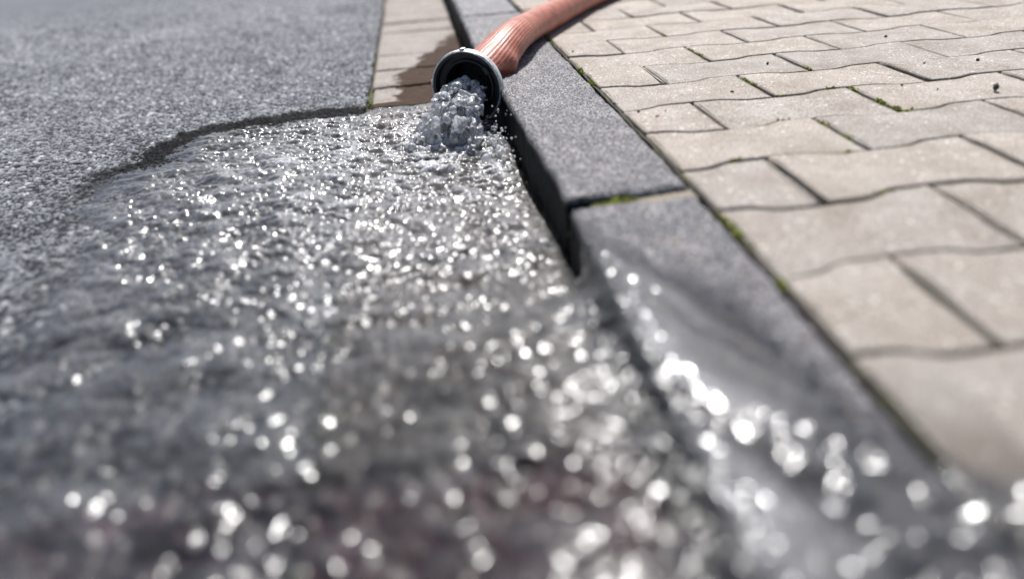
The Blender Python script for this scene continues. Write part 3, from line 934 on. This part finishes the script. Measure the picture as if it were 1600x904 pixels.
def build_jet():
    g = np.random.default_rng(5)
    V = []; T = []; off = 0
    mouth = c0 + 0.0 * n_face
    floor_z = -0.052
    # the stream: lumps carried along an arc from the lower half of the bore down to the gutter
    def put(c, r, sq=(1, 1, 1), flow=None):
        nonlocal off
        if flow is None:
            q = Quaternion(Vector(g.normal(size=3)).normalized(), g.uniform(0, 6.28)).to_matrix()
            v = (IV2 * r * np.array(sq)) @ np.array(q).T
        else:                                            # a strand lying along the stream
            fl = np.array(flow) + g.normal(0, 0.22, 3); q = Vector(fl).to_track_quat('X', 'Z').to_matrix()
            v = (IV2 * r * np.array((1.9, 0.85, 0.75)) * np.array(sq)) @ np.array(q).T
        v = v * (1 + 0.10 * np.sin(v @ g.normal(size=3) / r * 2.5))[:, None]
        V.append(v + c); T.append(IF2 + off); off += len(v)
    for k in range(190):
        t = g.uniform(0, 1) ** 0.9
        d = -0.015 + 0.105 * t                         # along the mouth's axis
        drop = 0.008 + 0.046 * max(0, (d + 0.01) / 0.10) ** 3.0
        rad = 0.024 + 0.018 * t
        a = g.uniform(0, 2 * math.pi); rr = rad * math.sqrt(g.uniform(0, 1))
        c = mouth + n_face * d + side * math.cos(a) * rr * 1.22 + np.array([0, 0, 1]) * (math.sin(a) * rr * 0.62 - drop)
        if c[2] < floor_z - 0.004: c[2] = floor_z + g.uniform(-0.004, 0.008)
        fall = 0.046 * 3 * max(0, (d + 0.01)) ** 2 / 0.10 ** 3
        put(c, g.uniform(0.0035, 0.0075), g.uniform(0.75, 1.3, 3), n_face - np.array([0, 0, 1.0]) * fall + side * math.cos(a) * 0.35)
    # ragged crest
    for k in range(60):
        a = g.uniform(0, math.pi); d = g.uniform(0.0, 0.07)
        c = mouth + n_face * d + side * math.cos(a) * 0.030 + np.array([0, 0, 1]) * (math.sin(a) * 0.017 - 0.006 - 60 * max(0, d) ** 3)
        put(c, g.uniform(0.0022, 0.0046), g.uniform(0.6, 1.5, 3))
    # tongues thrown sideways
    for sgn, n_, far in ((1, 26, 0.052), (-1, 30, 0.075)):
        for k in range(n_):
            t = g.uniform(0.35, 1)
            c = mouth + n_face * (0.080 + g.normal(0, 0.014)) + side * sgn * (0.018 + far * t * 0.6) * (1 if sgn > 0 else 1)
            c[2] = floor_z + 0.004 + 0.014 * (1 - t) + g.uniform(-0.003, 0.006)
            put(c, g.uniform(0.0022, 0.0042) * (1.15 - 0.5 * t), g.uniform(0.6, 1.4, 3))
    # the heap against the kerb
    for k in range(46):
        y = g.uniform(0.29, 0.40)
        c = np.array([kerb_l(y) - 0.012 - abs(g.normal(0, 0.010)), y, -0.048 + g.uniform(0, 0.010)])
        put(c, g.uniform(0.0018, 0.0034), g.uniform(0.6, 1.5, 3))
    o = np_mesh('water_gush', np.concatenate(V), None, M_JET, tris=np.concatenate(T))
    rm = o.modifiers.new('merge', 'REMESH'); rm.mode = 'VOXEL'; rm.voxel_size = 0.0010; rm.use_smooth_shade = True
    sm = o.modifiers.new('soften', 'SMOOTH'); sm.factor = 0.5; sm.iterations = 8
    for nm, kind_, sc, st_ in (('swirl', 'CLOUDS', 0.015, 0.010), ('ripple', 'CLOUDS', 0.006, 0.0030)):
        tx = bpy.data.textures.new(nm, kind_); tx.noise_scale = sc
        if kind_ == 'CLOUDS': tx.noise_depth = 0
        else: tx.distortion = 1.6
        dm = o.modifiers.new(nm, 'DISPLACE'); dm.texture = tx; dm.strength = st_; dm.mid_level = 0.5; dm.texture_coords = 'GLOBAL'
    sm2 = o.modifiers.new('soften again', 'SMOOTH'); sm2.factor = 0.5; sm2.iterations = 5
    tag(o, 'white and glassy gush of water tumbling out of the hose mouth', 'water gush', kind='stuff')
    # loose droplets in the air
    V = []; T = []; off = 0
    for k in range(120):
        if k < 60:
            c = mouth + n_face * g.uniform(0.0, 0.06) + side * g.normal(0.012, 0.035)
            c[2] = -0.05 + abs(g.normal(0, 0.020))
        elif k < 92:
            c = np.array([kerb_l(0.38) - abs(g.normal(0, 0.018)), g.uniform(0.27, 0.43), -0.044 + abs(g.normal(0, 0.014))])
        else:
            c = np.array([g.uniform(-0.42, -0.12), g.uniform(0.1, 0.42), -0.044 + abs(g.normal(0, 0.008))])
        r = g.uniform(0.0007, 0.0022)
        V.append(IV2 * r * g.uniform(0.8, 1.3, 3) + c); T.append(IF2 + off); off += len(IV2)
    d = np_mesh('water_droplets', np.concatenate(V), None, M_JET, tris=np.concatenate(T))
    tag(d, 'clear water droplets splashing around the hose mouth and the kerb face', 'droplets', kind='stuff')


build_jet()


# ------------------------------------------------------------------ moss, pebbles, a leaf
def build_moss():
    g = np.random.default_rng(21)
    V = []; T = []; off = 0
    def tuft(c, n, ex, ey, r0=0.0011, h=0.003):
        nonlocal off
        for k in range(n):
            p = np.array([c[0] + g.normal(0, ex), c[1] + g.normal(0, ey), 0.0])
            p[2] = c[2] + g.uniform(-0.002, h)
            r = r0 * g.uniform(0.5, 1.5)
            v = IV1 * r * g.uniform(0.7, 1.5, 3); v = v * (1 + 0.35 * g.normal(size=(len(v), 1)))
            V.append(v + p); T.append(IF1 + off); off += len(v)
    for k in range(9):                                     # in the joint between the kerbstones
        t = k / 8
        tuft((-0.080 + 0.032 * t, JOINT_Y - 0.001, -0.0105 + 0.0035 * (1 - abs(t - 0.7))), 26, 0.0035, 0.0030)
    tuft((-0.100, JOINT_Y - 0.002, -0.030), 20, 0.003, 0.004)
    spots = [(1132, 345, 46, .006, .010), (1150, 366, 26, .004, .006), (872, 62, 60, .010, .010), (907, 113, 46, .006, .007), (926, 130, 46, .006, .007), (1158, 120, 26, .003, .007), (1168, 127, 24, .003, .006),
             (1178, 133, 24, .003, .006), (1205, 146, 20, .004, .003), (1078, 80, 26, .003, .006), (1092, 88, 20, .003, .007), (1210, 184, 24, .006, .003), (1291, 186, 46, .003, .010), (1301, 195, 30, .003, .006),
             (1340, 216, 26, .003, .008), (1390, 160, 40, .003, .008), (1403, 169, 30, .004, .004), (1345, 141, 26, .003, .006), (1372, 297, 40, .010, .003), (1130, 240, 22, .004, .003), (1312, 234, 18, .005, .003),
             (1210, 437, 30, .004, .004), (1124, 50, 30, .003, .010), (1280, 135, 22, .006, .002), (1558, 155, 24, .003, .006)]
    for x, y, n, ex, ey in spots:
        p = at(x, y, -0.002)
        if p[0] > 0.03:
            r = math.floor(p[1] / PP)
            if ex < ey:                                   # a short joint between two stones of a row
                o_ = PL / 2 if r % 2 == 0 else 0.0
                p[0] = round((p[0] - o_) / PL) * PL + o_
            else:                                         # a long wavy joint between rows
                r = round(p[1] / PP); p[1] = float(line_v(r, np.array([p[0]]))[0])
            ex = min(ex, 0.0022) if ex < ey else ex; ey = ey if ex < ey else min(ey, 0.0018)
        else:
            p[0] = KERB_R + 0.003; ex = 0.003
        tuft((p[0], p[1], float(pave_z(p[0], p[1])) - 0.0028), n, ex * 0.7, ey * 0.9, 0.0011, 0.0042)
    p = at(583, 163, -0.062); tuft((p[0], p[1], -0.064), 60, 0.005, 0.006)
    o = np_mesh('moss', np.concatenate(V), None, M_MOSS, tris=np.concatenate(T), smooth=True)
    tag(o, 'small green moss cushions growing in the joints of the kerb and pavement', 'moss', kind='stuff')


build_moss()


def pebble(x, y, size, label, mat=M_PEBBLE, name='pebble', cat='pebble', flat=0.7, z=0.0, group='dark stone chips lying on the pavement'):
    g = np.random.default_rng(int(x * 7 + y))
    v = IV1.copy()
    for k in range(7):                                    # chip it with random planes
        nrm = g.normal(size=3); nrm /= np.linalg.norm(nrm); lim = g.uniform(0.45, 0.8)
        d = v @ nrm; v = v - np.clip(d - lim, 0, None)[:, None] * nrm
    v = v * size * 0.5 * np.array([1.0, g.uniform(0.7, 1.0), flat]) * 1.35
    p = at(x, y, z)
    zz = float(pave_z(p[0], p[1])) if p[0] > KERB_R else float(kerb_z(p[0], p[1]))
    v[:, 2] -= v[:, 2].min()
    o = np_mesh(name, v, None, mat, tris=IF1, smooth=False)
    o.location = (p[0], p[1], zz - 0.0002)
    o.rotation_euler[2] = g.uniform(0, 6)
    tag(o, label, cat, group)


pebble(1555, 143, 0.0095, 'largest black stone chip, lying on the pale paver near the right edge', flat=1.0)
pebble(1527, 96, 0.0050, 'flat black stone chip in the row of pavers behind the largest chip')
pebble(1443.5, 101, 0.0046, 'round black stone chip level with the flat chip on the same paver row')
pebble(1383, 58.5, 0.0052, 'black stone chip lying farthest up the pavement')
pebble(1409, 134.5, 0.0032, 'tiny dark chip just below a wavy joint between pavers')
pebble(1199, 101, 0.0044, 'small dark chip just left of a slanting joint, mid pavement')
pebble(1144, 144.5, 0.0040, 'small brown chip on the paver beside a mossy slanting joint', M_LEAF)
pebble(959, 164, 0.0052, 'glossy dark chip at the edge where the kerbstone meets the pavers')
pebble(998, 176, 0.0036, 'dark chip on the half paver next to the kerb, beside a red leaf flake')
pebble(1465, 140.5, 0.0030, 'tiny dark chip alone on the paver left of the largest chip')
pebble(895, 82, 0.0040, 'small dark chip on the half paver close behind the hose', z=0)


def flake(x, y, size, label):
    p = at(x, y, 0)
    pts_ = [(-1, 0), (-0.4, 0.45), (0.3, 0.5), (1.1, 0.1), (0.5, -0.4), (-0.4, -0.35)]
    V = [(a * size, b * size, 0.0012 + 0.0010 * abs(a)) for a, b in pts_] + [(a * size, b * size, 0.0005 + 0.0010 * abs(a)) for a, b in pts_]
    n = len(pts_)
    Fc = [tuple(range(n)), tuple(range(2 * n - 1, n - 1, -1))] + [(i, n + i, n + (i + 1) % n, (i + 1) % n) for i in range(n)]
    o = py_mesh('leaf_flake', V, Fc, M_LEAF, smooth=False)
    o.location = (p[0], p[1], float(pave_z(p[0], p[1])))
    o.rotation_euler[2] = 0.5
    tag(o, label, 'leaf', 'red leaf flakes on the half paver')


flake(1027, 183, 0.0030, 'larger dry red leaf flake on the half paver beside the kerb')
flake(1040, 175, 0.0018, 'smaller dry red leaf flake just behind the larger one')
